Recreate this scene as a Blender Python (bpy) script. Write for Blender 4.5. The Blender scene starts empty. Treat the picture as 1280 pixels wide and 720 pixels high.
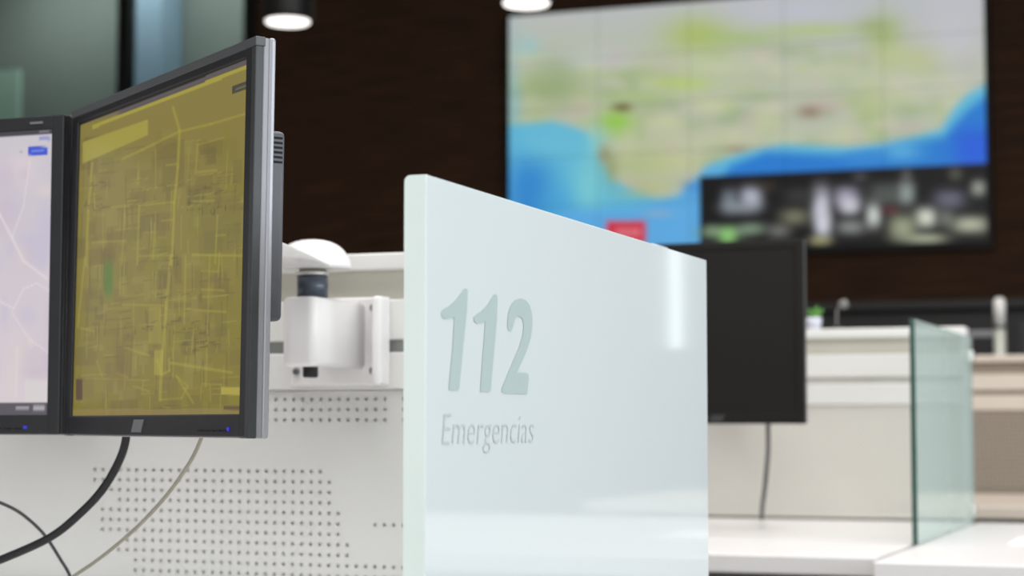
import bpy, bmesh, math, random
import numpy as np
from mathutils import Vector, Matrix
from mathutils.geometry import tessellate_polygon
random.seed(7); rng = np.random.default_rng(11)
R = math.radians
sc = bpy.context.scene
COL = sc.collection

# ------------------------------------------------------------------ camera
EYE = 0.95; YAW = 20.7
cam_d = bpy.data.cameras.new('camera'); cam = bpy.data.objects.new('camera', cam_d); COL.objects.link(cam)
cam.location = (0, 0, EYE); cam.rotation_euler = (R(90 + 4.05), 0, R(YAW))
cam_d.sensor_width = 36; cam_d.lens = 67.5; cam_d.clip_end = 60
cam_d.dof.use_dof = True; cam_d.dof.focus_distance = 1.8; cam_d.dof.aperture_fstop = 6.2
sc.camera = cam
# ------------------------------------------------------------------ world, lights, exposure
w = bpy.data.worlds.new('world'); sc.world = w; w.use_nodes = True
w.node_tree.nodes['Background'].inputs[0].default_value = (0.80, 0.88, 1.0, 1)
w.node_tree.nodes['Background'].inputs[1].default_value = 0.6
sc.view_settings.view_transform = 'Standard'; sc.view_settings.look = 'None'
sc.view_settings.exposure = 0.0; sc.view_settings.gamma = 1.0; sc.view_settings.use_curve_mapping = False

def area(name, loc, rot, sx, sy, power, col=(1, 1, 1)):
    l = bpy.data.lights.new(name, 'AREA'); l.shape = 'RECTANGLE'; l.size = sx; l.size_y = sy
    l.energy = power; l.color = col
    o = bpy.data.objects.new(name, l); COL.objects.link(o); o.location = loc; o.rotation_euler = rot
    return o
# ceiling luminaires over the rows of desks
area('lamp_over_front_row', (-0.6, 1.0, 4.4), (0, 0, 0), 5.0, 1.6, 155, (1.0, 0.985, 0.97))
area('lamp_over_middle_row', (-0.6, 3.7, 4.4), (0, 0, 0), 5.0, 1.2, 110, (1.0, 0.95, 0.91))
area('lamp_over_far_row', (-0.6, 6.2, 4.4), (0, 0, 0), 5.0, 0.8, 55, (1.0, 0.91, 0.84))
# cool fills added to light the glass face, from right and behind the camera
area('daylight_right', (4.85, 1.2, 1.9), (0, R(90), 0), 2.6, 7.0, 250, (0.90, 0.96, 1.0))
area('daylight_behind', (-0.8, -3.85, 2.0), (R(90), 0, 0), 7.0, 2.6, 130, (0.95, 0.98, 1.0))
area('office_lamp', (-9.4, 14.95, 5.4), (0, 0, 0), 3.2, 0.8, 50, (0.95, 0.97, 0.98))  # unseen light added to brighten the office behind the glazing

# ------------------------------------------------------------------ materials
def s2l(c):
    return tuple(((x/255)/12.92 if x/255 <= 0.04045 else ((x/255+0.055)/1.055)**2.4) for x in c)
def mat(name, rgb, rough=0.5, metal=0.0, noise=0.0, nscale=20, bump=0.0, stretch=(1, 1, 1), spec=0.5, coat=0.0, trans=0.0, ior=1.45):
    m = bpy.data.materials.new(name); m.use_nodes = True; nt = m.node_tree
    b = nt.nodes['Principled BSDF']; c = s2l(rgb)
    b.inputs['Base Color'].default_value = (*c, 1); b.inputs['Roughness'].default_value = rough
    b.inputs['Metallic'].default_value = metal; b.inputs['Specular IOR Level'].default_value = spec
    b.inputs['Coat Weight'].default_value = coat; b.inputs['Transmission Weight'].default_value = trans
    b.inputs['IOR'].default_value = ior
    if noise or bump:
        tc = nt.nodes.new('ShaderNodeTexCoord'); mp = nt.nodes.new('ShaderNodeMapping'); n = nt.nodes.new('ShaderNodeTexNoise')
        mp.inputs['Scale'].default_value = stretch; n.inputs['Scale'].default_value = nscale; n.inputs['Detail'].default_value = 5
        nt.links.new(tc.outputs['Object'], mp.inputs[0]); nt.links.new(mp.outputs[0], n.inputs[0])
        if noise:
            r = nt.nodes.new('ShaderNodeValToRGB')
            r.color_ramp.elements[0].position = 0.3; r.color_ramp.elements[1].position = 0.7
            r.color_ramp.elements[0].color = (*[x*(1-noise) for x in c], 1)
            r.color_ramp.elements[1].color = (*[min(1, x*(1+noise)) for x in c], 1)
            nt.links.new(n.outputs[0], r.inputs[0]); nt.links.new(r.outputs[0], b.inputs['Base Color'])
        if bump:
            bp = nt.nodes.new('ShaderNodeBump'); bp.inputs['Strength'].default_value = bump; bp.inputs['Distance'].default_value = 0.002
            nt.links.new(n.outputs[0], bp.inputs['Height']); nt.links.new(bp.outputs[0], b.inputs['Normal'])
    return m
def emit(name, rgb, strength):
    m = bpy.data.materials.new(name); m.use_nodes = True; b = m.node_tree.nodes['Principled BSDF']
    b.inputs['Base Color'].default_value = (0.02, 0.02, 0.02, 1)
    b.inputs['Emission Color'].default_value = (*s2l(rgb), 1); b.inputs['Emission Strength'].default_value = strength
    return m
def screen_mat(name, strength, rough=0.35):
    m = bpy.data.materials.new(name); m.use_nodes = True; nt = m.node_tree; b = nt.nodes['Principled BSDF']
    b.inputs['Base Color'].default_value = (0.012, 0.012, 0.013, 1); b.inputs['Roughness'].default_value = rough
    b.inputs['Specular IOR Level'].default_value = 0.25
    a = nt.nodes.new('ShaderNodeVertexColor'); a.layer_name = 'picture'
    nt.links.new(a.outputs[0], b.inputs['Emission Color']); b.inputs['Emission Strength'].default_value = strength
    return m
M = dict(
    white=mat('white_laminate', (232, 230, 230), 0.35, noise=0.02, nscale=6),
    cream=mat('cream_laminate', (208, 197, 185), 0.45, noise=0.02, nscale=5),
    panel=mat('painted_steel_panel', (216, 216, 213), 0.5, noise=0.015, nscale=9),
    panel2=mat('warm_steel_panel', (216, 212, 205), 0.5, noise=0.02, nscale=9),
    rail=mat('rail_paint', (225, 224, 221), 0.42, noise=0.01, nscale=9),
    beige=mat('beige_recess', (200, 196, 184), 0.6, noise=0.02, nscale=9),
    slot=mat('grey_slot', (150, 152, 150), 0.5, noise=0.03),
    slot2=mat('pale_slot', (198, 196, 190), 0.5, noise=0.03),
    tan=mat('tan_sheet', (138, 127, 114), 0.6, noise=0.03),  # far sheet darkened, its shade is put into the colour
    hole=mat('hole_backing', (194, 195, 192), 0.8, noise=0.03),
    plastic=mat('white_plastic', (238, 236, 236), 0.28, noise=0.01, nscale=30, coat=0.2),
    dark=mat('black_plastic', (32, 33, 36), 0.42, noise=0.08, nscale=60, bump=0.05),
    rim=mat('graphite_rim', (78, 80, 82), 0.4, noise=0.04, nscale=40),
    trim=mat('dark_graphite_trim', (56, 58, 60), 0.4, noise=0.04, nscale=40),
    silver=mat('silver_plastic', (160, 160, 166), 0.38, metal=0.35, noise=0.05, nscale=14, stretch=(1, 1, .3)),
    silver2=mat('dull_silver_plastic', (140, 141, 146), 0.42, metal=0.15, noise=0.05, nscale=14, stretch=(1, 1, .3)),
    back=mat('grey_back_shell', (84, 85, 90), 0.45, noise=0.05, nscale=50),
    slit=mat('vent_slit', (14, 14, 15), 0.8, noise=0.02),
    badge=mat('badge_grey', (128, 129, 132), 0.35, metal=0.4, noise=0.02),
    steelblue=mat('blue_grey_sleeve', (84, 91, 102), 0.3, metal=0.4, noise=0.03, stretch=(1, 1, .1)),
    chrome=mat('satin_chrome', (205, 203, 198), 0.25, metal=0.9, noise=0.02),
    post=mat('pale_post_paint', (190, 194, 184), 0.35, metal=0.2, noise=0.03),
    screw=mat('screw_steel', (120, 120, 122), 0.35, metal=0.7, noise=0.03),
    black=mat('black_rubber', (22, 23, 25), 0.5, noise=0.05, nscale=80),
    cgrey=mat('grey_cable_jacket', (146, 143, 130), 0.5, noise=0.04, nscale=60),
    cdark=mat('charcoal_cable_jacket', (66, 66, 68), 0.5, noise=0.04, nscale=60),
    glass_w=mat('milky_glass', (220, 228, 229), 0.05, noise=0.006, nscale=2.0, spec=0.5),
    glass_edge=mat('milky_glass_edge', (230, 242, 237), 0.16, noise=0.01, nscale=8),
    etched=mat('etched_letter', (184, 201, 199), 0.35, noise=0.01, nscale=20),
    etched2=mat('etched_word', (196, 205, 205), 0.35, noise=0.01, nscale=20),
    green_edge=mat('dark_green_glass_edge', (52, 82, 74), 0.15, noise=0.05, nscale=10),
    off=mat('switched_off_screen', (30, 28, 27), 0.45, noise=0.03, nscale=3, spec=0.2),
    metal_leg=mat('desk_leg_metal', (150, 150, 152), 0.35, metal=0.6, noise=0.03),
    modesty=mat('modesty_board', (128, 122, 110), 0.6, noise=0.04),
    counter=mat('black_counter', (30, 29, 29), 0.5, noise=0.06, nscale=4),
    counter2=mat('grey_counter_panel', (42, 46, 45), 0.5, noise=0.06, nscale=4),
    office=mat('office_wall_paint', (132, 138, 130), 0.8, noise=0.03, nscale=2),
    office_blue=mat('blue_grey_cabinet', (150, 172, 190), 0.6, noise=0.03, nscale=2),
    office_white=mat('pale_green_board', (172, 196, 178), 0.6, noise=0.02),
    mull=mat('black_mullion', (20, 20, 20), 0.5, noise=0.03),
    wallp=mat('plaster', (196, 194, 190), 0.85, noise=0.02, nscale=5, bump=0.05),
    ceil=mat('ceiling_tile_paint', (205, 203, 200), 0.9, noise=0.02, nscale=7, bump=0.05),
    floor=mat('grey_carpet', (104, 100, 94), 0.95, noise=0.12, nscale=90, bump=0.2),
    leaf=mat('green_leaf', (110, 172, 84), 0.5, noise=0.15, nscale=60),
    pot=mat('pale_lilac_pot', (200, 202, 216), 0.4, noise=0.02),
    micgrey=mat('grey_foam', (120, 119, 116), 0.9, noise=0.1, nscale=80),
    paper=mat('paper', (244, 244, 244), 0.7, noise=0.01),
    lamp_black=mat('lamp_housing', (24, 22, 22), 0.5, noise=0.03),
    lens=emit('lamp_lens', (255, 250, 244), 2.2),
    led=emit('blue_led', (40, 40, 220), .7),
    window=emit('daylit_pane', (235, 244, 250), 3.0),  # emission of the slit added for the streak on the milky glass
    mapscreen=screen_mat('map_screen', 1.0), wallscreen=screen_mat('wall_screen', 0.95),
)
# dark wood: horizontal grain over fine horizontal boards
def wood():
    m = bpy.data.materials.new('dark_wood'); m.use_nodes = True; nt = m.node_tree; b = nt.nodes['Principled BSDF']
    tc = nt.nodes.new('ShaderNodeTexCoord'); mp = nt.nodes.new('ShaderNodeMapping'); mp.inputs['Scale'].default_value = (0.6, 1, 14)
    n = nt.nodes.new('ShaderNodeTexNoise'); n.inputs['Scale'].default_value = 3; n.inputs['Detail'].default_value = 8
    r = nt.nodes.new('ShaderNodeValToRGB'); r.color_ramp.elements[0].position = 0.3; r.color_ramp.elements[1].position = 0.72
    r.color_ramp.elements[0].color = (*s2l((62, 43, 32)), 1); r.color_ramp.elements[1].color = (*s2l((98, 68, 48)), 1)
    nt.links.new(tc.outputs['Object'], mp.inputs[0]); nt.links.new(mp.outputs[0], n.inputs[0])
    nt.links.new(n.outputs[0], r.inputs[0]); nt.links.new(r.outputs[0], b.inputs['Base Color'])
    b.inputs['Roughness'].default_value = 0.7; b.inputs['Specular IOR Level'].default_value = 0.2
    return m
M['wood'] = wood()
# clear green tinted glass for the far desk screen
def tinted():
    m = bpy.data.materials.new('green_tinted_glass'); m.use_nodes = True; nt = m.node_tree; b = nt.nodes['Principled BSDF']
    b.inputs['Base Color'].default_value = (*s2l((216, 228, 225)), 1); b.inputs['IOR'].default_value = 1.5
    n = nt.nodes.new('ShaderNodeTexNoise'); n.inputs['Scale'].default_value = 1.5
    mr = nt.nodes.new('ShaderNodeMapRange'); mr.inputs[3].default_value = 0.03; mr.inputs[4].default_value = 0.06
    nt.links.new(n.outputs[0], mr.inputs[0]); nt.links.new(mr.outputs[0], b.inputs['Roughness'])
    tr = nt.nodes.new('ShaderNodeBsdfTransparent'); tr.inputs[0].default_value = (*s2l((236, 246, 243)), 1)
    mx = nt.nodes.new('ShaderNodeMixShader'); mx.inputs[0].default_value = 0.55
    nt.links.new(tr.outputs[0], mx.inputs[1]); nt.links.new(b.outputs[0], mx.inputs[2])
    nt.links.new(mx.outputs[0], nt.nodes['Material Output'].inputs['Surface'])
    return m
M['tinted'] = tinted()
M['pane'] = mat('office_pane', (214, 228, 226), 0.02, trans=1.0, ior=1.1, spec=0.3)

# ------------------------------------------------------------------ mesh helpers
def link(name, me, m=None, parent=None, loc=None, rz=0.0):
    o = bpy.data.objects.new(name, me); COL.objects.link(o)
    if m is not None and me is not None and len(me.materials) == 0: me.materials.append(m)
    if parent is not None: o.parent = parent
    if loc is not None: o.location = loc
    if rz: o.rotation_euler = (0, 0, rz)
    return o
def thing(name, label, cat, loc=(0, 0, 0), rz=0.0, group=None):
    o = bpy.data.objects.new(name, None); COL.objects.link(o); o.empty_display_size = 0.05
    o.location = loc; o.rotation_euler = (0, 0, rz); o['label'] = label; o['category'] = cat
    if group: o['group'] = group
    return o
def tag(o, label, cat, group=None):
    o['label'] = label; o['category'] = cat
    if group: o['group'] = group
    return o
def finish(bm, smooth=False):
    me = bpy.data.meshes.new('m'); bmesh.ops.recalc_face_normals(bm, faces=bm.faces); bm.to_mesh(me); bm.free()
    if smooth:
        for p in me.polygons: p.use_smooth = True
    return me
def add_box(bm, x0, x1, y0, y1, z0, z1, bev=0.0, seg=2, mtx=None):
    b2 = bmesh.new()
    bmesh.ops.create_cube(b2, size=1.0)
    bmesh.ops.scale(b2, vec=(x1-x0, y1-y0, z1-z0), verts=b2.verts)
    bmesh.ops.translate(b2, vec=((x0+x1)/2, (y0+y1)/2, (z0+z1)/2), verts=b2.verts)
    if bev: bmesh.ops.bevel(b2, geom=b2.edges[:], offset=bev, segments=seg, affect='EDGES', profile=0.5)
    if mtx is not None: bmesh.ops.transform(b2, matrix=mtx, verts=b2.verts)
    t = bpy.data.meshes.new('t'); b2.to_mesh(t); b2.free(); bm.from_mesh(t); bpy.data.meshes.remove(t)
def box(name, x0, x1, y0, y1, z0, z1, m, parent=None, bev=0.0, seg=2, smooth=False):
    bm = bmesh.new(); add_box(bm, x0, x1, y0, y1, z0, z1, bev, seg)
    return link(name, finish(bm, smooth), m, parent)
def lathe(name, prof, m, parent=None, loc=(0, 0, 0), n=32, smooth=True, mtx=None):
    bm = bmesh.new(); rings = []
    for r, z in prof:
        rings.append([bm.verts.new((max(r, 1e-5)*math.cos(2*math.pi*i/n), max(r, 1e-5)*math.sin(2*math.pi*i/n), z)) for i in range(n)])
    for a, b in zip(rings, rings[1:]):
        for i in range(n): bm.faces.new((a[i], a[(i+1) % n], b[(i+1) % n], b[i]))
    bm.faces.new(rings[0][::-1]); bm.faces.new(rings[-1])
    if mtx is not None: bmesh.ops.transform(bm, matrix=mtx, verts=bm.verts)
    me = finish(bm)
    for p in me.polygons: p.use_smooth = smooth and len(p.vertices) == 4
    return link(name, me, m, parent, loc)
def tube(name, pts, r, m, parent=None, n=12, sub=10):
    P = [Vector(p) for p in pts]; Q = []
    for i in range(len(P)-1):
        p0 = P[max(i-1, 0)]; p1 = P[i]; p2 = P[i+1]; p3 = P[min(i+2, len(P)-1)]
        for k in range(sub):
            t = k/sub
            Q.append(0.5*((2*p1)+(p2-p0)*t+(2*p0-5*p1+4*p2-p3)*t*t+(3*p1-p0-3*p2+p3)*t**3))
    Q.append(P[-1]); bm = bmesh.new(); rings = []
    up = Vector((0.3, 0.9, 0.2)).normalized()
    for i, q in enumerate(Q):
        d = (Q[min(i+1, len(Q)-1)]-Q[max(i-1, 0)]).normalized()
        a = d.cross(up).normalized(); b = d.cross(a)
        rings.append([bm.verts.new(q+r*(math.cos(2*math.pi*k/n)*a+math.sin(2*math.pi*k/n)*b)) for k in range(n)])
    for a, b in zip(rings, rings[1:]):
        for i in range(n): bm.faces.new((a[i], a[(i+1) % n], b[(i+1) % n], b[i]))
    bm.faces.new(rings[0]); bm.faces.new(rings[-1][::-1])
    return link(name, finish(bm, True), m, parent)
def poly_prism(name, pts, axis_fn, t, m, parent=None):
    """outline of (s, h) points laid on a plane by axis_fn(s, h, depth) and given thickness t"""
    bm = bmesh.new()
    b = [bm.verts.new(axis_fn(s, h, t)) for s, h in pts]
    for tri in tessellate_polygon([[Vector((s, h, 0)) for s, h in pts]]): bm.faces.new([b[i] for i in tri])
    for f in bm.faces:
        f.normal_update()
        if f.normal.x < 0: f.normal_flip()
    me = bpy.data.meshes.new('m'); bm.to_mesh(me); bm.free()
    return link(name, me, m, parent)
def struct(o): o['kind'] = 'structure'; return o

# ------------------------------------------------------------------ pictures shown on screens (vertex colours on a fine grid)
def homog(c):   # c: TL, TR, BR, BL of the picture in its own drawing units
    A = []; B = []
    for (u, v), (x, y) in zip(((0, 0), (1, 0), (1, 1), (0, 1)), c):
        A += [[u, v, 1, 0, 0, 0, -u*x, -v*x], [0, 0, 0, u, v, 1, -u*y, -v*y]]; B += [x, y]
    h = np.linalg.solve(np.array(A, float), np.array(B, float)); return np.append(h, 1).reshape(3, 3)
def happly(H, U, V):
    d = H[2, 0]*U+H[2, 1]*V+1
    return (H[0, 0]*U+H[0, 1]*V+H[0, 2])/d, (H[1, 0]*U+H[1, 1]*V+H[1, 2])/d
def grid_mesh(nx, ny, w, h, colors):
    u = np.linspace(0, 1, nx+1); v = np.linspace(0, 1, ny+1); U, V = np.meshgrid(u, v)
    co = np.stack([(U-0.5)*w, np.zeros_like(U), (0.5-V)*h], -1).reshape(-1, 3)
    idx = np.arange((nx+1)*(ny+1)).reshape(ny+1, nx+1)
    f = np.stack([idx[1:, :-1], idx[1:, 1:], idx[:-1, 1:], idx[:-1, :-1]], -1).reshape(-1, 4)
    me = bpy.data.meshes.new('picture'); me.vertices.add(len(co)); me.vertices.foreach_set('co', co.ravel())
    me.loops.add(f.size); me.loops.foreach_set('vertex_index', f.ravel().astype(np.int32))
    me.polygons.add(len(f)); me.polygons.foreach_set('loop_start', np.arange(0, f.size, 4, dtype=np.int32))
    me.update(calc_edges=True)
    at = me.color_attributes.new('picture', 'FLOAT_COLOR', 'POINT')
    at.data.foreach_set('color', np.concatenate([colors.reshape(-1, 3), np.ones((len(co), 1))], 1).ravel().astype(np.float32))
    return me
def lin(img):
    x = np.clip(img, 0, 255)/255; return np.where(x <= 0.04045, x/12.92, ((x+0.055)/1.055)**2.4)
class Pic:
    def __init__(s, X, Y, base): s.X, s.Y = X, Y; s.I = np.zeros(X.shape+(3,)); s.I[:] = base
    def mix(s, a, c): a = np.clip(a, 0, 1)[..., None]; s.I = s.I*(1-a)+np.array(c, float)*a
    def seg(s, pts, wd, c, a=1.0, soft=0.7):
        for (x0, y0), (x1, y1) in zip(pts, pts[1:]):
            dx, dy = x1-x0, y1-y0; t = np.clip(((s.X-x0)*dx+(s.Y-y0)*dy)/(dx*dx+dy*dy+1e-9), 0, 1)
            d = np.hypot(s.X-x0-t*dx, s.Y-y0-t*dy); s.mix(a*np.clip((wd/2-d)/soft+0.5, 0, 1), c)
    def rect(s, x0, x1, y0, y1, c, a=1.0, sl=0.0, soft=0.8):
        Y = s.Y-sl*(s.X-x0)
        m = np.clip((s.X-x0)/soft+.5, 0, 1)*np.clip((x1-s.X)/soft+.5, 0, 1)*np.clip((Y-y0)/soft+.5, 0, 1)*np.clip((y1-Y)/soft+.5, 0, 1)
        s.mix(a*m, c)
    def blob(s, x, y, rx, ry, c, a=1.0, p=2):
        s.mix(a*np.exp(-(np.abs((s.X-x)/rx)**p+np.abs((s.Y-y)/ry)**p)), c)
    def poly(s, pts, c, a=1.0, soft=3.0):
        inside = np.zeros(s.X.shape, bool); D = np.full(s.X.shape, 1e9); n = len(pts)
        for i in range(n):
            x0, y0 = pts[i]; x1, y1 = pts[(i+1) % n]
            cr = ((y0 > s.Y) != (y1 > s.Y)) & (s.X < (x1-x0)*(s.Y-y0)/(y1-y0+1e-9)+x0); inside ^= cr
            dx, dy = x1-x0, y1-y0; t = np.clip(((s.X-x0)*dx+(s.Y-y0)*dy)/(dx*dx+dy*dy+1e-9), 0, 1)
            D = np.minimum(D, np.hypot(s.X-x0-t*dx, s.Y-y0-t*dy))
        s.mix(a*np.clip(np.where(inside, D, -D)/soft+.5, 0, 1), c)

def yellow_map(nx=300, ny=260):
    H = homog(((103, 147), (309, 76), (303, 521), (93.5, 526)))
    U, V = np.meshgrid(np.linspace(0, 1, nx+1), np.linspace(0, 1, ny+1)); X, Y = happly(H, U, V)
    p = Pic(X, Y, (136, 123, 58))
    p.I += ((V-0.3)*np.array([-8., -6., -22.])[:, None, None]).transpose(1, 2, 0)
    A = lambda L: [(90+x/2.88, 80+y/2.88) for x, y in L]
    B = lambda L: [(90+x/3, 320+y/3) for x, y in L]
    rr = random.Random(5)
    for k in range(240):       # parcels
        x = rr.uniform(96, 300); y = rr.uniform(160, 515); ww = rr.uniform(6, 26); hh = rr.uniform(6, 34)
        c = rr.choice([(118, 104, 50), (126, 116, 48), (145, 134, 66), (112, 100, 52), (132, 124, 44)])
        p.rect(x, x+ww, y, y+hh, c, rr.uniform(.25, .6), -0.08)
    for k in range(230):        # faint lanes
        x = rr.uniform(98, 296); y = rr.uniform(170, 515); c = rr.choice([(160, 150, 66), (104, 94, 44)])
        if rr.random() < .55: p.seg([(x, y), (x-rr.uniform(-1, 2), y+rr.uniform(10, 50))], 1.3, c, .5)
        else: ll = rr.uniform(8, 34); p.seg([(x, y), (x+ll, y-ll*.08)], 1.2, c, .5)
    p.rect(205, 232, 180, 240, (118, 106, 52), .6, -.25); p.rect(250, 300, 250, 320, (120, 110, 58), .4, -.1)
    y1 = (168, 156, 60)
    p.poly(A([(45, 262), (280, 190), (280, 247), (45, 342)]), (166, 155, 66), .95, 1.5)
    for L, wd in (([(190, 330), (260, 300), (390, 240), (500, 218), (635, 183)], 3.0), ([(368, 150), (392, 235), (386, 370), (374, 500), (366, 722)], 3.4),
                  ([(80, 340), (66, 520), (58, 722)], 3.2), ([(455, 290), (545, 270)], 1.8), ([(455, 390), (520, 385)], 2.4), ([(345, 360), (385, 358)], 2),
                  ([(435, 495), (512, 495)], 2.4), ([(250, 505), (370, 495)], 2.2), ([(80, 637), (200, 632)], 2.4), ([(330, 562), (370, 560)], 2),
                  ([(440, 690), (622, 697)], 3), ([(150, 507), (212, 503)], 1.6), ([(455, 290), (448, 395)], 1.6), ([(250, 505), (243, 722)], 2),
                  ([(305, 570), (300, 702)], 1.6), ([(525, 550), (518, 722)], 1.8), ([(200, 500), (188, 722)], 1.4), ([(520, 622), (552, 620)], 2),
                  ([(350, 435), (385, 432)], 1.8), ([(250, 690), (370, 690)], 1.8)):
        p.seg(A(L), wd*.9, y1, .62, 1.8)
    for L, wd in (([(378, 0), (362, 200), (346, 400), (340, 552)], 4.2), ([(56, 0), (30, 270)], 2.6), ([(200, 185), (352, 190)], 2.4), ([(440, 205), (580, 217)], 2.6),
                  ([(490, 130), (572, 136)], 2.6), ([(490, 60), (552, 64)], 2), ([(432, 0), (428, 260)], 2), ([(520, 0), (508, 500)], 1.6),
                  ([(380, 410), (600, 446)], 4), ([(40, 275), (92, 286)], 2.4), ([(205, 350), (300, 382)], 2.4), ([(400, 460), (462, 562)], 2.4),
                  ([(340, 552), (420, 545), (442, 498), (400, 460)], 1.8), ([(60, 470), (300, 478)], 1.3), ([(180, 450), (216, 466)], 3), ([(240, 500), (300, 520)], 2),
                  ([(640, 0), (641, 590)], 1.6), ([(330, 400), (345, 455), (375, 440), (372, 395)], 3), ([(495, 490), (565, 492)], 2), ([(100, 400), (122, 462)], 1.5)):
        p.seg(B(L), wd*.9, y1, .55, 1.8)
    p.rect(278, 303, 487, 497, (178, 164, 70), .9); p.rect(189, 205, 385, 432, (160, 150, 62), .5); p.rect(196, 207, 440, 472, (172, 162, 60), .6)
    p.blob(138.5, 346, 6, 25, (86, 120, 42), .9, 4); p.blob(139, 318, 8, 10, (110, 92, 44), .7); p.blob(155, 455, 9, 28, (110, 92, 44), .6)
    p.rect(97.5, 106, 478, 505, (84, 62, 40), .95)
    for k in range(120):        # lettering-like dark ticks
        x, y = rr.choice([(228, 418), (250, 425), (262, 432), (236, 436), (225, 405), (272, 262), (246, 258), (262, 240), (170, 412), (196, 410), (252, 408), (122, 222), (128, 255), (214, 330), (202, 372), (118, 250)])
        x += rr.uniform(-11, 11); y += rr.uniform(-7, 7); ll = rr.uniform(2, 9)
        if rr.random() < .6: p.seg([(x, y), (x+ll, y-.1*ll)], 1.3, (88, 80, 40), .5)
        else: p.seg([(x, y), (x, y+ll*.7)], 1.2, (88, 80, 40), .5)
    top = lambda x: 147+(x-103)*(76-147)/206     # top menu bars
    d = Y-top(X)
    p.mix(((d < 13) & (d >= 8) & (X > 118)).astype(float)*.9, (172, 160, 62))
    p.mix((d < 8).astype(float)*np.clip((X-148)/6, 0, 1), (92, 84, 86)); p.mix((d < 6).astype(float)*np.clip((X-115)/40, 0, 1)*.6, (100, 92, 90))
    p.mix((d < 1.6).astype(float), (40, 38, 40))
    p.rect(289, 309, 110, 120, (66, 66, 58), .95, -.33); p.rect(293, 309, 113, 115, (120, 118, 88), .8, -.33)
    bot = 526+(X-93.5)*(521-526)/209.5-Y
    p.mix((bot < 8).astype(float)*.6, (150, 130, 84)); p.rect(281, 301, 511, 516, (92, 72, 48), .8)
    return grid_mesh(nx, ny, 1, 1, lin(p.I*np.array([.94, .945, .93])))

def pink_map(nx=320, ny=150):
    # drawing units: 67 px wide of it are in view, the rest continues to the left
    H = homog(((-434, 192), (66, 160), (57, 523), (-436, 523)))
    U, V = np.meshgrid(np.linspace(0, 1, nx+1), np.linspace(0, 1, ny+1)); X, Y = happly(H, U, V)
    p = Pic(X, Y, (205, 196, 203)); rr = random.Random(3)
    p.I += ((V-.5)*np.array([14., 8., 6.])[:, None, None]).transpose(1, 2, 0)
    for k in range(60): p.blob(rr.uniform(-160, 62), rr.uniform(200, 500), rr.uniform(5, 26), rr.uniform(6, 30), rr.choice([(198, 184, 196), (214, 202, 206), (192, 186, 206), (216, 205, 200)]), .6)
    for L, wd in (([(-30, 250), (2, 300), (20, 330), (56, 352)], 3), ([(5, 390), (20, 365), (40, 358), (60, 368)], 1.6), ([(2, 395), (30, 430), (58, 445)], 1.6),
                  ([(-60, 420), (-20, 380), (5, 390)], 2.2), ([(30, 200), (20, 260), (2, 300)], 1.4), ([(-150, 300), (-90, 260), (-30, 250)], 3), ([(10, 440), (8, 500)], 1.5)):
        p.seg(L, wd, (224, 214, 216), .8, 1.5)
    p.rect(22, 66, 480, 508, (212, 206, 206), .8)
    p.rect(27.5, 57, 183, 194, (60, 84, 200), 1); p.rect(32, 53, 187.5, 189.5, (150, 165, 230), .6); p.rect(14, 19, 188, 192, (150, 150, 160), .6)
    p.rect(44, 62, 170, 175, (120, 125, 190), .6)
    yt = 192+(X+434)*(160-192)/500
    p.mix((Y < yt+7).astype(float), (66, 64, 72)); p.rect(44, 60, 162, 165, (150, 150, 160), .6)
    p.mix((Y > 508).astype(float), (88, 84, 92)); p.rect(8, 28, 512, 516, (190, 186, 190), .7); p.rect(34, 52, 511, 518, (200, 196, 200), .7)
    return grid_mesh(nx, ny, 1, 1, lin(p.I))

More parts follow.
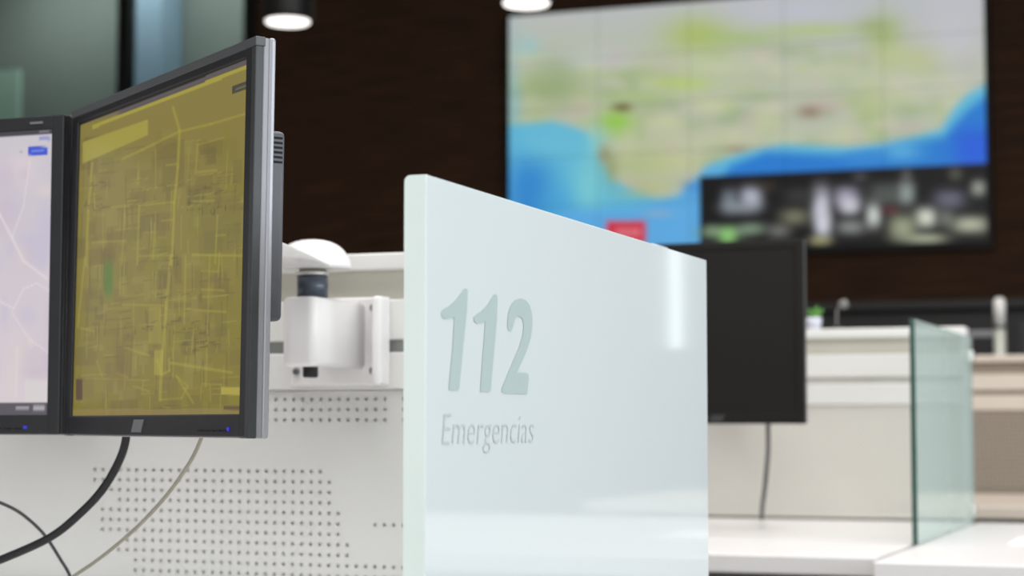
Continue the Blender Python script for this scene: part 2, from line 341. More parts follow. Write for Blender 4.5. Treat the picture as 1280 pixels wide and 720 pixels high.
def wall_picture(X, Y):
    p = Pic(X, Y, (184, 191, 172)); rr = random.Random(9)
    p.mix(np.clip((70-Y)/70, 0, 1)*.8, (188, 190, 198))
    for k in range(260):
        x = rr.uniform(640, 1230); y = rr.uniform(60, 250)
        p.blob(x, y, rr.uniform(8, 26), rr.uniform(5, 14), rr.choice([(180, 194, 140), (158, 178, 128), (206, 200, 180), (182, 188, 162), (150, 170, 132), (200, 206, 164), (192, 178, 170)]), .6)
    for x, y, rx, ry, c, a in ((690, 105, 42, 34, (146, 166, 116), .75), (700, 80, 20, 15, (150, 168, 120), .5), (875, 40, 42, 26, (172, 190, 104), .9), (930, 45, 60, 10, (164, 186, 120), .7), (1020, 32, 60, 9, (176, 196, 120), .8), (1110, 40, 22, 30, (168, 186, 120), .8),
                               (1098, 28, 26, 12, (150, 168, 110), .7), (790, 90, 60, 8, (150, 178, 110), .5), (770, 152, 24, 18, (146, 200, 74), .95), (848, 100, 40, 9, (180, 204, 108), .8), (800, 118, 50, 8, (166, 190, 110), .6), (1160, 70, 40, 16, (188, 196, 132), .7),
                               (1095, 120, 24, 30, (180, 196, 130), .6), (900, 80, 60, 20, (198, 206, 176), .6), (1050, 90, 60, 20, (202, 206, 180), .6), (1150, 110, 50, 20, (206, 206, 186), .6), (660, 55, 14, 14, (140, 200, 214), .5), (740, 70, 60, 14, (196, 200, 206), .6),
                               (1000, 12, 90, 16, (192, 194, 206), .8), (1200, 40, 40, 60, (196, 196, 206), .8), (860, 190, 60, 30, (198, 200, 160), .5), (1015, 138, 16, 8, (142, 118, 98), .8), (778, 132, 12, 5, (100, 84, 44), .9), (1000, 170, 60, 10, (184, 194, 170), .6),
                               (700, 62, 50, 3, (172, 186, 176), .6), (900, 92, 200, 3, (178, 188, 160), .5), (1010, 118, 200, 3, (176, 186, 158), .5), (870, 160, 140, 4, (188, 190, 168), .5)):
        p.blob(x, y, rx, ry, c, a)
    # sea: south-west gulf and the southern coast
    sea = [(600, 158), (690, 150), (712, 156), (735, 165), (742, 185), (757, 205), (765, 222), (785, 233), (812, 244), (828, 248), (848, 243), (870, 225), (885, 205), (930, 188), (980, 178), (1060, 182), (1110, 178), (1180, 160), (1198, 132), (1215, 115), (1250, 96), (1250, 340), (600, 340)]
    p.poly(sea, (98, 184, 216), 1, 9)
    p.blob(650, 240, 42, 50, (52, 132, 206), .95, 3); p.blob(700, 258, 30, 26, (70, 160, 214), .7); p.blob(735, 232, 20, 40, (126, 206, 212), .8); p.blob(690, 178, 50, 20, (110, 190, 216), .8); p.blob(745, 180, 12, 22, (130, 204, 210), .7)
    p.blob(640, 170, 10, 120, (96, 176, 216), .4); p.poly([(700, 262), (790, 258), (850, 246), (880, 212), (900, 206), (900, 330), (700, 330)], (92, 168, 226), .9, 14)
    p.poly([(915, 205), (960, 188), (1050, 192), (1115, 182), (1185, 170), (1212, 138), (1250, 108), (1250, 215), (900, 222)], (42, 122, 208), .95, 12)
    p.blob(1130, 188, 26, 12, (96, 178, 222), .85); p.blob(1225, 185, 30, 28, (46, 96, 220), .9, 3); p.blob(1080, 196, 26, 8, (70, 150, 216), .6); p.blob(865, 232, 14, 8, (50, 120, 206), .5)
    p.blob(825, 266, 20, 3, (178, 176, 178), .8); p.blob(845, 285, 30, 30, (98, 172, 230), .6)
    p.blob(800, 205, 40, 24, (178, 188, 132), .7); p.blob(820, 232, 22, 9, (184, 188, 138), .7); p.blob(850, 200, 26, 10, (192, 198, 150), .6); p.blob(764, 210, 8, 18, (140, 150, 100), .6); p.blob(905, 172, 60, 9, (196, 198, 168), .6); p.blob(755, 192, 7, 12, (150, 140, 96), .8); p.blob(800, 242, 30, 5, (168, 182, 130), .5); p.blob(922, 185, 14, 5, (160, 140, 120), .7)
    p.rect(757, 807, 275, 303, (206, 56, 74), 1, 0, 4)
    for k in range(4): p.rect(770+k*8, 776+k*8, 285, 294, (226, 150, 160), .8, 0, 3)
    # camera pictures window, black, lower right
    p.poly([(875, 219.6), (1260, 201.5), (1260, 340), (875, 340)], (27, 26, 27), 1, 2.5)
    for x, y, rx, ry, c, a in ((912, 250, 10, 14, (120, 130, 140), .8), (940, 247, 14, 14, (186, 190, 206), .85), (925, 258, 22, 8, (140, 148, 156), .7), (905, 290, 28, 7, (120, 152, 116), .8), (910, 294, 10, 10, (140, 200, 116), .85), (940, 285, 18, 7, (136, 160, 136), .7),
                               (890, 287, 10, 6, (130, 150, 122), .7), (975, 288, 14, 8, (140, 142, 138), .6), (994, 270, 18, 10, (126, 128, 104), .75), (1028, 255, 11, 22, (206, 206, 220), .95), (1030, 280, 10, 16, (212, 214, 224), .85), (1060, 245, 16, 12, (170, 166, 186), .8), (1064, 257, 13, 10, (206, 206, 216), .8),
                               (1065, 283, 18, 9, (150, 156, 152), .7), (1094, 268, 9, 15, (205, 212, 206), .9), (1026, 300, 14, 5, (160, 158, 114), .8), (1110, 242, 22, 14, (108, 116, 112), .6), (1136, 240, 10, 14, (150, 162, 158), .8), (1136, 218, 6, 8, (110, 112, 106), .6), (1115, 262, 10, 5, (100, 40, 50), .7),
                               (1160, 271, 13, 12, (214, 220, 206), .95), (1130, 284, 18, 16, (158, 164, 136), .8), (1160, 298, 26, 6, (172, 178, 152), .8), (1190, 248, 20, 12, (104, 106, 122), .8), (1198, 216, 8, 8, (104, 106, 92), .6), (1227, 234, 9, 9, (160, 166, 156), .8), (1216, 280, 24, 10, (176, 180, 158), .85),
                               (1185, 272, 10, 10, (120, 126, 116), .7), (1078, 220, 9, 6, (90, 88, 90), .6), (1000, 244, 20, 10, (66, 68, 66), .6), (960, 232, 12, 6, (70, 62, 50), .5)):
        p.blob(x, y, rx*1.08, ry*1.1, c, min(1, a*1.2), 2.6)
    return lin(p.I)

# ------------------------------------------------------------------ the room
WALLY = 14.0; H = 5.5
struct(box('floor', -11.6, 5.0, -4.0, WALLY+3.2, -0.1, 0, M['floor']))
struct(box('ceiling', -11.6, 5.0, -4.0, WALLY+3.2, H, H+0.1, M['ceil']))
wb = box('wall_back', -7.56, 5.0, WALLY, WALLY+0.15, 0, H, M['wood']); struct(wb)
struct(box('wall_left', -11.75, -11.6, -4.0, WALLY+3.2, 0, H, M['wallp']))
struct(box('wall_front', -11.6, 5.0, -4.15, -4.0, 0, H, M['wallp']))
bm = bmesh.new()
add_box(bm, 5.0, 5.15, -4, WALLY+.15, 0, 0.5); add_box(bm, 5.0, 5.15, -4, WALLY+.15, 3.3, H)
add_box(bm, 5.0, 5.15, -4, -2.4, 0.5, 3.3); add_box(bm, 5.0, 5.15, 4.8, WALLY+.15, 0.5, 3.3)
struct(link('wall_right', finish(bm), M['wallp']))
# office behind the glazing at the far left
struct(box('wall_office', -11.6, -7.4, WALLY+1.7, WALLY+1.8, 0, H, M['office']))
struct(box('wall_office_side', -7.55, -7.45, WALLY+.15, WALLY+1.7, 0, H, M['office']))
win = thing('window_1', '', ''); del win['label']; del win['category']; win['kind'] = 'structure'; win.location = (-9.6, WALLY, 0)
for x0, x1 in ((-11.6, -8.9), (-8.8, -7.7)):
    box('pane', x0+9.6, x1+9.6, 0.05, 0.06, 0.06, H-.002, M['pane'], win)
for x in (-8.85, -7.63): box('mullion', x-.055+9.6, x+.055+9.6, 0, 0.12, 0.06, H-.002, M['mull'], win)
box('sill', -2.0, 2.04, 0, 0.12, 0, 0.06, M['mull'], win)
tag(box('storage_cabinet', -9.66, -9.26, WALLY+1.3, WALLY+1.68, 0, 5.2, M['office_blue']), 'tall blue-grey cabinet seen through the office glass right of the mullion', 'cabinet')
tag(box('pale_board', -11.55, -10.82, WALLY+1.3, WALLY+1.36, 0.0, 4.33, M['office_white']), 'pale green board behind the glass at the far left edge', 'board')
w2 = thing('window_2', '', '', (2.80, WALLY-.02, 0)); del w2['label']; del w2['category']; w2['kind'] = 'structure'  # unseen glowing slit, added so the milky glass reflects a bright streak
box('pane', -.035, .035, 0, .01, 1.52, 2.30, M['window'], w2); box('frame', -.06, .06, .010, .019, 1.49, 2.33, M['mull'], w2)
# ------------------------------------------------------------------ video wall
VX0, VX1, VZ0, VZ1, VY = -5.27, -1.636, 2.245, 4.13, 13.88
vw = thing('video_wall', 'large video wall showing a coastal map and dark camera pictures on dark wood wall', 'video wall', ((VX0+VX1)/2, VY, (VZ0+VZ1)/2))
VW, VH = VX1-VX0, VZ1-VZ0
box('frame', -VW/2-.03, VW/2+.03, 0.012, 0.115, -VH/2-.045, VH/2+.02, M['lamp_black'], vw)
Hw = homog(((635, 17), (1237.5, -31.7), (1237.5, 300.5), (635, 320)))
NX = NY = 5; gx, gy = 36, 22
for j in range(NY):
    for i in range(NX):
        e = 0.0026
        U, V = np.meshgrid(np.linspace(i/NX, (i+1)/NX, gx+1), np.linspace(j/NY, (j+1)/NY, gy+1))
        X, Y = happly(Hw, U, V)
        me = grid_mesh(gx, gy, VW/NX-e, VH/NY-e, wall_picture(X, Y))
        o = link('display_panel', me, M['wallscreen'], vw, (-VW/2+(i+.5)*VW/NX, 0, VH/2-(j+.5)*VH/NY))
# ------------------------------------------------------------------ pendant downlights
for k, (x, lab) in enumerate(((-4.17, 'black pendant downlight with glowing lens, left one above the tilted monitor'), (-2.965, 'black pendant downlight with glowing lens, cut by the frame above the video wall corner'))):
    t = thing('pendant_downlight', lab, 'ceiling light', (x, 8.03, 2.855 if k == 0 else 2.85), group='pendant downlights')
    lathe('lamp_housing', [(.115, 0), (.12, .01), (.12, .24), (.11, .26)], M['lamp_black'], t)
    lathe('lamp_lens', [(.098, -.012), (.104, -.006), (.104, -.001)], M['lens'], t)
    lathe('rod', [(.012, .26), (.012, H-2.86)], M['lamp_black'], t, n=12)

# ------------------------------------------------------------------ partitions
TOP = 1.170
PX, PZ = 0.0131, 0.0134
def perf_mesh(w, ztop, zbot, rowspec, row0):
    """steel sheet with punched holes; x runs 0..-w from the right end; rowspec(k) -> test(x)"""
    bm = bmesh.new(); nx = int(w/PX); x_off = (w-nx*PX)/2; r = 0.0027
    zs = row0+PZ/2
    def quad(x0, x1, z0, z1): bm.faces.new([bm.verts.new((x, 0, z)) for x, z in ((x0, z0), (x1, z0), (x1, z1), (x0, z1))])
    if ztop-zs > 1e-4: quad(-w, 0, zs, ztop)
    k = 0
    while zs-k*PZ-PZ > zbot:
        z1 = zs-k*PZ; z0 = z1-PZ; test = rowspec(k); run = None
        for i in range(nx+1):
            x0 = -w+x_off+i*PX; cx = x0+PX/2
            hole = i < nx and test(cx)
            if hole:
                if run is not None: quad(run, x0, z0, z1); run = None
                if i == 0: quad(-w, x0, z0, z1)
                C = [bm.verts.new((x, 0, z)) for x, z in ((x0, z0), (x0+PX, z0), (x0+PX, z1), (x0, z1))]
                O = [bm.verts.new((cx+r*math.cos(R(a)), 0, (z0+z1)/2+r*math.sin(R(a)))) for a in (202.5, 247.5, 292.5, 337.5, 22.5, 67.5, 112.5, 157.5)]
                for q in range(4):
                    bm.faces.new((C[q], O[2*q+1], O[2*q])); bm.faces.new((C[q], C[(q+1) % 4], O[(2*q+2) % 8], O[2*q+1]))
            elif run is None: run = -w if i == 0 else x0
        if run is not None: quad(run, 0, z0, z1)
        elif True: quad(-w+x_off+nx*PX, 0, z0, z1)
        k += 1
    quad(-w, 0, zbot, zs-k*PZ)
    me = bpy.data.meshes.new('sheet'); 
    bm.to_mesh(me); bm.free(); return me
ends = [-1.1155, -1.100, -1.100, -1.100, -1.087, -1.087, -1.087, -1.073, -1.073, -0.6, -0.6, -0.6]
starts = [-1.46, -1.46, -1.44, -1.43, -1.45, -1.45, -1.45, -1.41, -1.42, -1.40, -1.40, -1.40]
def spec_front(k):
    X = -0.674
    if k < 3: return lambda x: not (-1.026 < x+X < -1.012)
    if k < 7: return lambda x: False
    j = min(k-7, 11)
    if j == 5: return lambda x: (starts[j] < x+X < ends[j]) or x+X > -1.046
    return lambda x: starts[j] < x+X < ends[j]
def spec_plain(k):
    return lambda x: True
def partition(xr, w, y, sheet, label, warm=False, group='desk partitions'):
    """face at y, body goes back; origin at the right end on the floor"""
    t = thing('desk_partition', label, 'partition', (xr, y, 0), group=group)
    rl, bg, pn, sl = (M['cream'], M['tan'], M['tan'], M['tan']) if warm else (M['rail'], M['beige'], M['panel'] if xr < -.6 else M['panel2'], M['slot'] if xr < -.6 else M['slot2'])
    box('core', -w+.005, -.005, 0.012, 0.05, 0.02, TOP-.022, bg, t)
    box('top_cap', -w, 0, -0.004, 0.058, TOP-.022, TOP, rl, t, bev=.003)
    box('upper_rail', -w, -.012, 0.0, 0.012, TOP-.112, TOP-.060, rl, t, bev=.002)
    box('rail_slot', -w, -.012, 0.007, 0.012, TOP-.128, TOP-.112, sl, t)
    box('lower_rail', -w, -.012, 0.0, 0.012, TOP-.176, TOP-.128, rl, t, bev=.002)
    sheet.materials.clear(); o = link('perforated_sheet', sheet, pn, t); o.location = (-.012, 0.004, 0)
    box('sheet_backing', -w, -.012, 0.0062, 0.0115, .735, TOP-.177, M['hole'], t)
    box('end_post', -.012, 0, -0.003, 0.054, 0, TOP-.022, rl, t, bev=.002)
    box('lower_board', -w, -.012, 0.006, 0.012, 0.02, .734, M['modesty'], t)
    return t
W = 1.62
sheet_front = perf_mesh(W-.012, TOP-.177, .735, spec_front, .982)
sheet_plain = perf_mesh(W-.012, TOP-.177, .735, spec_plain, .982)
partition(-0.662, W, 2.25, sheet_front, 'pale grey perforated desk partition behind the two lit monitors')
partition(-0.575, W, 4.42, sheet_plain, 'blurred white desk partition behind the switched-off black monitor')
partition(-0.605, W, 6.30, sheet_plain.copy(), 'cream desk partition in the farthest row at the right edge', warm=True)

# ------------------------------------------------------------------ desks
def desk(x0, x1, y0, y1, label, m, th=.032, group='white desks'):
    t = thing('desk', label, 'desk', ((x0+x1)/2, (y0+y1)/2, 0), group=group)
    w, d = (x1-x0)/2, (y1-y0)/2
    box('desktop', -w, w, -d, d, .73-th, .73, m, t, bev=.003)
    box('cable_tray', -w+.1, w-.1, d-.25, d-.08, .60, .73-th, M['metal_leg'], t, bev=.004)
    for sx in (-1, 1):
        for sy in (-1, 1):
            cx, cy = sx*(w-.06), sy*(d-.06)
            box('leg', cx-.025, cx+.025, cy-.025, cy+.025, 0, .73-th, M['metal_leg'], t, bev=.004)
    return t
desk(-2.222, -0.592, 1.12, 2.240, 'white desk under the two lit monitors, below the frame edge', M['white'])
desk(-2.195, -0.566, 3.20, 4.413, 'white desk under the black switched-off monitor', M['white'])
desk(-0.554, 1.05, 3.10, 4.413, 'white desk right of the green-edged glass screen', M['white'], .036)
desk(-2.2, 0.6, 5.25, 6.293, 'far cream desk at the right edge, in front of the cream partition', M['cream'])
tag(box('paper_sheet', -.40, -.10, 3.62, 3.83, .7302, .733, M['paper']), 'white paper sheet lying on desk right of the green-edged glass', 'paper')

# ------------------------------------------------------------------ milky glass divider with the lettering
gx0, gx1, gya, gyb, gz0, gz1 = -.6000, -.5815, 1.352, 2.186, .7302, 1.142
g = thing('glass_divider', 'milky white glass divider lettered 112 Emergencias between the desks', 'divider', (gx1, gya, gz0))
bm = bmesh.new(); add_box(bm, gx0-gx1, 0, 0.0, gyb-gya, 0, gz1-gz0)
ed = [e for e in bm.edges if abs((e.verts[0].co-e.verts[1].co).normalized().y) > .9 and e.verts[0].co.z > .3]
bmesh.ops.bevel(bm, geom=[e for e in ed if e.verts[0].co.x < -.01], offset=.005, segments=5, affect='EDGES', profile=.5)
bmesh.ops.bevel(bm, geom=[e for e in bm.edges if e.calc_length() > .3 and (e.verts[0].co.x > -.001 and e.verts[1].co.x > -.001)], offset=.0008, segments=2, affect='EDGES')
me = finish(bm); me.materials.append(M['glass_w']); me.materials.append(M['glass_edge'])
for p in me.polygons:
    if p.normal.x < .5: p.material_index = 1
link('glass_sheet', me, None, g)
def glasspt(px, py):      # a measured point of the lettering -> (along, up) on the face of the sheet
    ty = R(4.05); a = (px-640)/2400; b = (360-py)/2400
    fwd = math.cos(ty)-b*math.sin(ty); up = math.sin(ty)+b*math.cos(ty); yr = R(YAW)
    dx = a*math.cos(yr)-fwd*math.sin(yr); dy = a*math.sin(yr)+fwd*math.cos(yr); k = gx1/dx
    return (dy*k-gya, up*k+EYE-gz0)
fn = lambda s, h, d: (0.0002+d, s, h)
ZT = lambda L, sc_, ox, oy: [glasspt(ox+x/sc_, oy+y/sc_) for x, y in L]
one_a = [(150, 62), (158, 62), (163, 70), (160, 150), (148, 260), (131, 438), (124, 444), (96, 444), (91, 438), (105, 290), (112, 170), (96, 172), (80, 176), (70, 174), (65, 164), (64, 150), (70, 140), (92, 128), (118, 106), (138, 80)]
one_b = [(262, 83), (270, 84), (275, 92), (272, 180), (262, 300), (249, 444), (243, 449), (213, 449), (209, 444), (219, 310), (228, 186), (214, 190), (200, 194), (190, 190), (185, 180), (186, 168), (194, 160), (212, 148), (234, 128), (250, 104)]
two = [(312, 178), (316, 150), (326, 122), (342, 104), (362, 99), (382, 106), (396, 126), (405, 160), (405, 205), (398, 250), (384, 296), (362, 344), (348, 376), (384, 378), (391, 384), (392, 396), (387, 452), (382, 458), (298, 455), (290, 448), (291, 434), (310, 388), (336, 326), (356, 280), (368, 240), (372, 205), (370, 182), (360, 168), (350, 166), (342, 174), (336, 192), (330, 214), (322, 222), (314, 216), (311, 200)]
for nm, L in (('numeral_one', one_a), ('numeral_one', one_b), ('numeral_two', two)):
    poly_prism(nm, ZT(L, 3.0, 530, 340), fn, .0002, M['etched'], g)
# the word, slanted light letters
tx = bpy.data.curves.new('word', 'FONT'); tx.body = 'Emergencias'; tx.size = 1.0; tx.shear = 0.16; tx.offset = -0.012; tx.extrude = 0.0; tx.resolution_u = 4; tx.space_character = 1.02
to = bpy.data.objects.new('tmp', tx); COL.objects.link(to); dg = bpy.context.evaluated_depsgraph_get()
wm = bpy.data.meshes.new_from_object(to.evaluated_get(dg)); bpy.data.objects.remove(to)
xs = [v.co.x for v in wm.vertices]; x0, x1 = min(xs), max(xs); capz = 0.70
a0, b0 = glasspt(552, 556); a1, b1 = glasspt(667, 556); _, tl = glasspt(552, 515)
for v in wm.vertices:
    f = (v.co.x-x0)/(x1-x0); v.co = Vector((0.0004, a0+f*(a1-a0), b0+(v.co.y/capz)*(tl-b0)))
wm.materials.clear(); link('word_lettering', wm, M['etched2'], g)
# ------------------------------------------------------------------ green-edged glass screen on the middle row
g2 = thing('glass_screen', 'blurred green-edged glass screen standing on the middle desk joint', 'divider', (-.552, 3.55, .7302))
me_b = bmesh.new(); add_box(me_b, -.010, 0, 0, .805, 0, .412, .0006, 1)
me = finish(me_b); me.materials.append(M['tinted']); me.materials.append(M['green_edge'])
for p in me.polygons:
    if p.normal.y < -.5: p.material_index = 1
link('glass_sheet', me, None, g2)
for z in (.03, .37): box('clamp', -.016, .006, .787, .80, z-.012, z+.012, M['chrome'], g2, bev=.002)

# ------------------------------------------------------------------ monitors
def monitor(label, loc, rz, w, h, pic, badge=True, side=('silver2', 'silver'), scr=(.017, .017, .016, .022), logo_u=.5, group='desk monitors'):
    """origin: centre of the front face at its bottom edge; -y is the viewing side"""
    t = thing('monitor', label, 'monitor', loc, rz, group)
    l, r_, tp, bt = scr
    bm = bmesh.new(); hw = w/2
    add_box(bm, -hw, -hw+l, 0, .008, 0, h, .002); add_box(bm, hw-r_, hw, 0, .008, 0, h, .002)
    add_box(bm, -hw+l-.002, hw-r_+.002, 0.0004, .0078, 0.0006, bt, .0015); add_box(bm, -hw+l-.002, hw-r_+.002, 0.0004, .0078, h-tp, h-.0006, .0015)
    link('bezel', finish(bm), M['dark'] if pic is not None else M['off'], t)
    sm = M['off'] if pic is None else None
    if pic is None: box('screen', -hw+l-.002, hw-r_+.002, .0035, .008, bt-.002, h-tp+.002, M['off'], t)
    else:
        sw, sh = w-l-r_, h-tp-bt
        o = link('screen', pic, M['mapscreen'], t, ((l-r_)/2, .0035, bt+sh/2)); o.scale = (sw, 1, sh)
        box('screen_backing', -hw+l-.002, hw-r_+.002, .006, .0077, bt-.002, h-tp+.002, M['dark'], t)
    box('side_band', -hw+.0004, hw-.0002, .0077, .0138, 0.0004, h-.0003, M[side[0]], t, bev=.0012)
    box('rear_frame', -hw-.0002, hw+.0006, .0135, .0205, -0.0002, h+.0006, M[side[1]], t, bev=.003, seg=3)
    # back housing, narrower and set back, with vents; a hump in its middle
    bm = bmesh.new(); add_box(bm, -hw+.035, hw-.030, .020, .046, .108, h-.079, .005, 3)
    hs = link('back_housing', finish(bm), M['back'], t)
    for k in range(6):
        z = h-.086-k*.0045
        box('vent_slit', hw-.0325, hw-.0298, .026, .0425, z-.0011, z+.0011, M['slit'], hs)
    bm = bmesh.new(); v = []
    for (x, y, z) in ((-.10, .045, .115), (.145, .045, .115), (.145, .045, h-.118), (-.10, .045, h-.118), (-.09, .080, .135), (.120, .080, .135), (.120, .080, .200), (-.09, .080, .200)): v.append(bm.verts.new((x, y, z)))
    for f in ((0, 1, 2, 3), (7, 6, 5, 4), (0, 4, 5, 1), (1, 5, 6, 2), (2, 6, 7, 3), (3, 7, 4, 0)): bm.faces.new([v[i] for i in f])
    bmesh.ops.bevel(bm, geom=bm.edges[:], offset=.006, segments=3, affect='EDGES')
    link('back_hump', finish(bm), M['back'], t)
    if badge:
        bm = bmesh.new(); x = -hw+w*logo_u; zc = bt*.5
        pts = ((x-.017, zc-.0065), (x+.009, zc-.0065), (x+.017, zc+.0065), (x-.010, zc+.0065))
        a = [bm.verts.new((p[0], -.0006, p[1])) for p in pts]; b = [bm.verts.new((p[0], .001, p[1])) for p in pts]
        bm.faces.new(a); bm.faces.new(b[::-1])
        for i in range(4): bm.faces.new((a[i], b[i], b[(i+1) % 4], a[(i+1) % 4]))
        link('badge', finish(bm), M['badge'] if pic is not None else M['trim'], t)
        bm = bmesh.new()
        for k in range(5): add_box(bm, hw-.115+k*.014, hw-.105+k*.014, -.0004, .001, bt*.5-.005, bt*.5-.0035)
        link('button_strip', finish(bm), M['slit'], t)
    if pic is not None: box('power_light', hw-.047, hw-.042, -.0005, .001, bt*.5-.0045, bt*.5-.001, M['led'], t)
    return t
MZ, MH = .937, .364
m1 = monitor('lit monitor with olive yellow street map, turned sideways nearest the glass divider', (-1.0256, 1.6754, MZ), R(-37.3), .496, MH, yellow_map(), logo_u=.455, scr=(.019, .022, .016, .022))
m2 = monitor('lit monitor with pale pink map, cut by the left edge of the picture', (-1.2275-.25, 1.824, MZ+.001), 0, .50, .360, pink_map(), side=('dark', 'dark'))
m1.rotation_euler = (R(-.65), 0, R(-37.3))
mb = monitor('blurred black switched-off monitor right of the lettered glass divider', (-.79-.249, 3.706, .950), 0, .497, .362, None, badge=True, side=('rim', 'rim'), logo_u=.645)
# top trim of the turned monitor is graphite, seen from the front
box('top_trim', -.2485, .2485, -.0006, .0098, MH-.0085, MH+.0004, M['rim'], m1, bev=.001)
box('right_trim', .2405, .2489, -.0006, .0078, 0.0, MH-.009, M['trim'], m1, bev=.001)
box('maker_mark', .205, .222, -.0006, .0008, -.0095+.360, -.007+.360, M['badge'], m2)

# ------------------------------------------------------------------ monitor arm on its wall bracket
def arm(bx, py, tip, label, zoff=0.0, stub=False):
    """bx, py: centre of the plate on the partition face; tip: where the link meets the monitor"""
    t = thing('swivel_arm', label, 'arm', (bx, py, zoff), group='screen arms')
    box('mounting_plate', -.070, .070, -.007, 0, .999, 1.113, M['plastic'], t, bev=.003, smooth=False)
    box('side_flange', .056, .070, -.030, -.006, .999, 1.113, M['plastic'], t, bev=.005, seg=3)
    bm = bmesh.new(); rings = []
    for z, ins in ((1.020, .007), (1.0207, .004), (1.0224, .0016), (1.0255, 0), (1.1015, 0), (1.1036, .0012), (1.1052, .0034), (1.106, .006)):
        xa, xb, ya, rr = -.014+ins, .037-ins, -.150+ins, .022-ins; ring = []
        for cx, a0 in ((xa+rr, 180), (xb-rr*.5, 270)):
            q = rr if a0 == 180 else rr*.5
            for k in range(9): a = R(a0+k*90/8); ring.append((cx+q*math.cos(a), ya+q+q*math.sin(a)))
        ring += [(xb, -.006), (xa, -.006)]
        rings.append([bm.verts.new((x, y, z)) for x, y in ring])
    for a, b in zip(rings, rings[1:]):
        for k in range(len(a)): bm.faces.new((a[k], a[(k+1) % len(a)], b[(k+1) % len(a)], b[k]))
    bm.faces.new(rings[0][::-1]); bm.faces.new(rings[-1])
    link('bracket_body', finish(bm, True), M['plastic'], t)
    for sx in (-.060, .050):
        for sz in (1.018, 1.099):
            lathe('screw', [(.0045, 0), (.005, .001), (.005, .003), (.003, .0045)], M['screw'], t, (sx, -.007, sz), 12, mtx=Matrix.Rotation(R(90), 4, 'X'))
    px, pyy = .010, -.103
    lathe('tilt_knob', [(.008, -.014), (.0095, -.012), (.0095, 0), (.006, .006)], M['black'], t, (px+.008, pyy-.02, 1.021), 16)
    lathe('pivot_sleeve', [(.0195, 0), (.0195, .030)], M['steelblue'], t, (px, pyy, 1.105), 32)
    lathe('pivot_collar', [(.0205, 0), (.0215, .001), (.0215, .004), (.017, .005), (.017, .0085)], M['chrome'], t, (px, pyy, 1.1345), 32)
    lathe('dome_cap', [(.048*math.cos(f*math.pi/2)**.8, .037*math.sin(f*math.pi/2)) for f in [i/12 for i in range(12)]]+[(.0015, .037)], M['plastic'], t, (px, pyy, 1.1425), 40)
    # domed link shell: a long half capsule running from the pivot to the monitor
    d = Vector((tip[0]-bx-px, tip[1]-py-pyy)); L = d.length; ang = math.atan2(d.y, d.x)
    bm = bmesh.new(); rings = []; N = 28; K = 9; Rr = .030; r2 = .026; hh = .010
    outline = []
    for i in range(N+1):
        a = math.pi/2+math.pi*i/N; outline.append((Rr*math.cos(a), Rr*math.sin(a)))
    for i in range(N+1):
        a = -math.pi/2+math.pi*i/N; outline.append((L+r2*math.cos(a)*.4, r2*math.sin(a)))
    cx0 = 0.0
    for k in range(K+1):
        f = k/K*math.pi/2; s = math.cos(f)**.55 if k < K else 0.02; z = hh*math.sin(f)
        ring = []
        for (x, y) in outline:
            cx = min(max(x, 0), L); ring.append(bm.verts.new((cx+(x-cx)*s, y*s, z*(1-2.6*min(max(x, 0)/L, .29)))))
        rings.append(ring)
    for a, b in zip(rings, rings[1:]):
        n = len(a)
        for i in range(n): bm.faces.new((a[i], a[(i+1) % n], b[(i+1) % n], b[i]))
    bm.faces.new(rings[0][::-1]); bm.faces.new(rings[-1])
    bmesh.ops.rotate(bm, cent=(0, 0, 0), matrix=Matrix.Rotation(ang, 3, 'Z'), verts=bm.verts)
    bmesh.ops.remove_doubles(bm, verts=bm.verts, dist=.00005)
    o = link('link_shell', finish(bm, True), M['plastic'], t, (px, pyy, 1.1435))
    return t
def m_back(loc, rz, x=0, y=.082): return (loc[0]+x*math.cos(rz)-y*math.sin(rz), loc[1]+x*math.sin(rz)+y*math.cos(rz))
arm(-1.087, 2.2495, m_back((-1.0199, 1.6776), R(-37.3), 0, .096), 'white monitor arm with domed cap bolted beside the lettered glass divider')
arm(-1.52, 2.2495, m_back((-1.4735, 1.824), 0, 0, .097), 'white monitor arm hidden behind the pale pink map monitor')
arm(-1.16, 4.4195, m_back((-1.039, 3.706), 0, 0, .097), 'white monitor arm hidden behind the switched-off monitor')

# ------------------------------------------------------------------ cables
def P(px, py, z):       # measured direction and distance -> place in the room
    a = (px-640)/2400; ty = R(4.05); b = (360-py)/2400; yr = R(YAW)
    fwd = math.cos(ty)-b*math.sin(ty); up = math.sin(ty)+b*math.cos(ty)
    k = z/fwd
    return (k*(a*math.cos(yr)-fwd*math.sin(yr)), k*(a*math.sin(yr)+fwd*math.cos(yr)), EYE+k*up)
tag(tube('power_cable', [P(160, 505, 2.09), P(157.5, 548, 2.10), P(148, 578, 2.11), P(128, 612, 2.12), P(100, 642, 2.13), P(62, 672, 2.14), P(0, 700, 2.16), P(-60, 722, 2.18), P(-120, 765, 2.19)], .0046, M['black'], sub=14),
    'thick black cable curving down left from the turned monitor', 'cable')
tag(tube('signal_cable', [P(258, 520, 2.0), P(251, 549, 2.02), P(236, 580, 2.05), P(206, 622, 2.09), P(168, 662, 2.13), P(126, 697, 2.17), P(90, 722, 2.2), P(60, 745, 2.22), P(20, 765, 2.225)], .0021, M['cgrey'], sub=14),
    'thin grey-beige cable curving down below the turned monitor', 'cable')
tag(tube('data_cable', [P(-60, 560, 2.10), P(-30, 618, 2.12), P(2, 629, 2.14), P(28, 643, 2.17), P(55, 668, 2.20), P(76, 700, 2.22), P(88, 722, 2.23), P(98, 762, 2.235)], .0019, M['cdark'], sub=14),
    'thin charcoal cable arching at the lower left corner', 'cable')
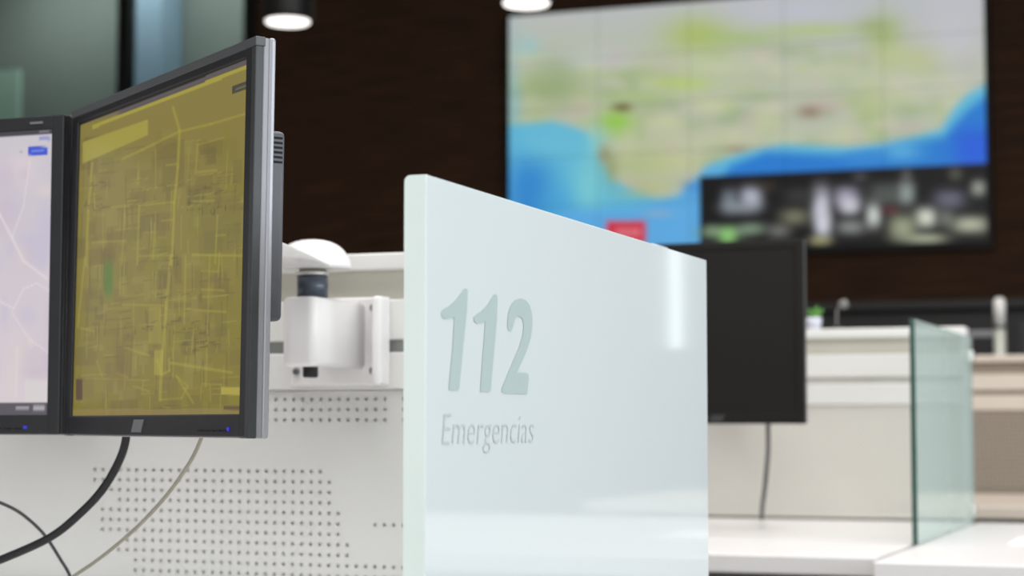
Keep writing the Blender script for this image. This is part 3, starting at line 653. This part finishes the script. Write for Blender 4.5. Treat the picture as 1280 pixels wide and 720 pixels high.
tag(tube('hanging_cable', [P(960, 490, 3.90), P(960, 532, 3.90), P(960, 565, 3.98), P(957, 600, 4.1), P(953, 634, 4.22), P(952, 648, 4.30)], .0048, M['cdark'], sub=10),
    'blurred dark cable hanging under the switched-off monitor', 'cable')

# ------------------------------------------------------------------ small things on and behind the middle partition
def sprig(x, y, z):
    t = thing('potted_plant', 'tiny green plant in a pale pot on the middle partition top', 'plant', (x, y, z))
    lathe('pot', [(.012, 0), (.016, .001), (.019, .028), (.017, .028), (.016, .024)], M['pot'], t, n=20)
    rr = random.Random(2)
    for k in range(16):
        a = rr.uniform(0, 6.28); l = rr.uniform(.02, .036); tilt = rr.uniform(.2, 1.0)
        d = Vector((math.cos(a)*math.sin(tilt), math.sin(a)*math.sin(tilt), math.cos(tilt))); sd = d.cross(Vector((0, 0, 1))).normalized()
        bm = bmesh.new(); b0 = Vector((0, 0, .022)); pts = [(0, .001), (.35, .008), (.7, .007), (1, .0005)]; up = sd.cross(d)
        L = [bm.verts.new(b0+d*l*f+sd*w_+up*(.002*math.sin(f*3))) for f, w_ in pts]; Rr = [bm.verts.new(b0+d*l*f-sd*w_+up*(.002*math.sin(f*3))) for f, w_ in pts]
        Mi = [bm.verts.new(b0+d*l*f-up*.002) for f, _ in pts]
        for i in range(3):
            bm.faces.new((L[i], L[i+1], Mi[i+1], Mi[i])); bm.faces.new((Mi[i], Mi[i+1], Rr[i+1], Rr[i]))
        link('leaf', finish(bm, True), M['leaf'], t)
sprig(-.925, 4.447, TOP)
mic = thing('gooseneck_microphone', 'small grey gooseneck microphone rising behind the middle partition top', 'microphone', (-.872, 4.449, TOP))
lathe('base', [(.016, 0), (.016, .006), (.006, .009)], M['lamp_black'], mic, n=20)
tube('neck', [(0, 0, .006), (0, 0, .03), (.002, 0, .045), (.010, 0, .056)], .0025, M['micgrey'], mic)
lathe('head', [(.001, -.012), (.009, -.009), (.012, 0), (.010, .009), (.002, .012)], M['micgrey'], mic, (.016, 0, .058), 16, mtx=Matrix.Rotation(R(70), 4, 'Y'))
# ------------------------------------------------------------------ black counter with screens before the wood wall
ct = thing('counter', 'long black counter in front of the dark wood wall', 'counter', (-1.9, 9.4, 0))
box('body', -3.4, 3.2, 0, .55, 0, 1.50, M['counter'], ct, bev=.01)
box('top_slab', -3.45, 3.25, -.05, .6, 1.50, 1.545, M['counter'], ct, bev=.006)
for x0, x1 in ((-3.35, -1.4), (-1.36, 0.42), (.92, 1.22), (1.27, 1.70), (1.74, 3.1)):
    box('front_panel', x0, x1, -.02, 0, .15, 1.44, M['counter2'] if x0 > .9 else M['counter'], ct, bev=.004)
st = thing('steel_stand', 'pale steel post with a short side arm behind the far cream partition', 'stand', (-.795, 7.05, 0))
lathe('base', [(.15, 0), (.15, .012), (.03, .02)], M['chrome'], st, n=32)
lathe('column', [(.021, .02), (.021, 1.29)], M['post'], st, n=24)
lathe('collar', [(.0225, 1.29), (.0225, 1.305)], M['screw'], st, n=24)
lathe('cap', [(.021, 1.305), (.021, 1.39), (.012, 1.402)], M['rail'], st, n=24)
box('side_arm', -.18, -.022, -.012, .012, 1.258, 1.285, M['screw'], st, bev=.004)
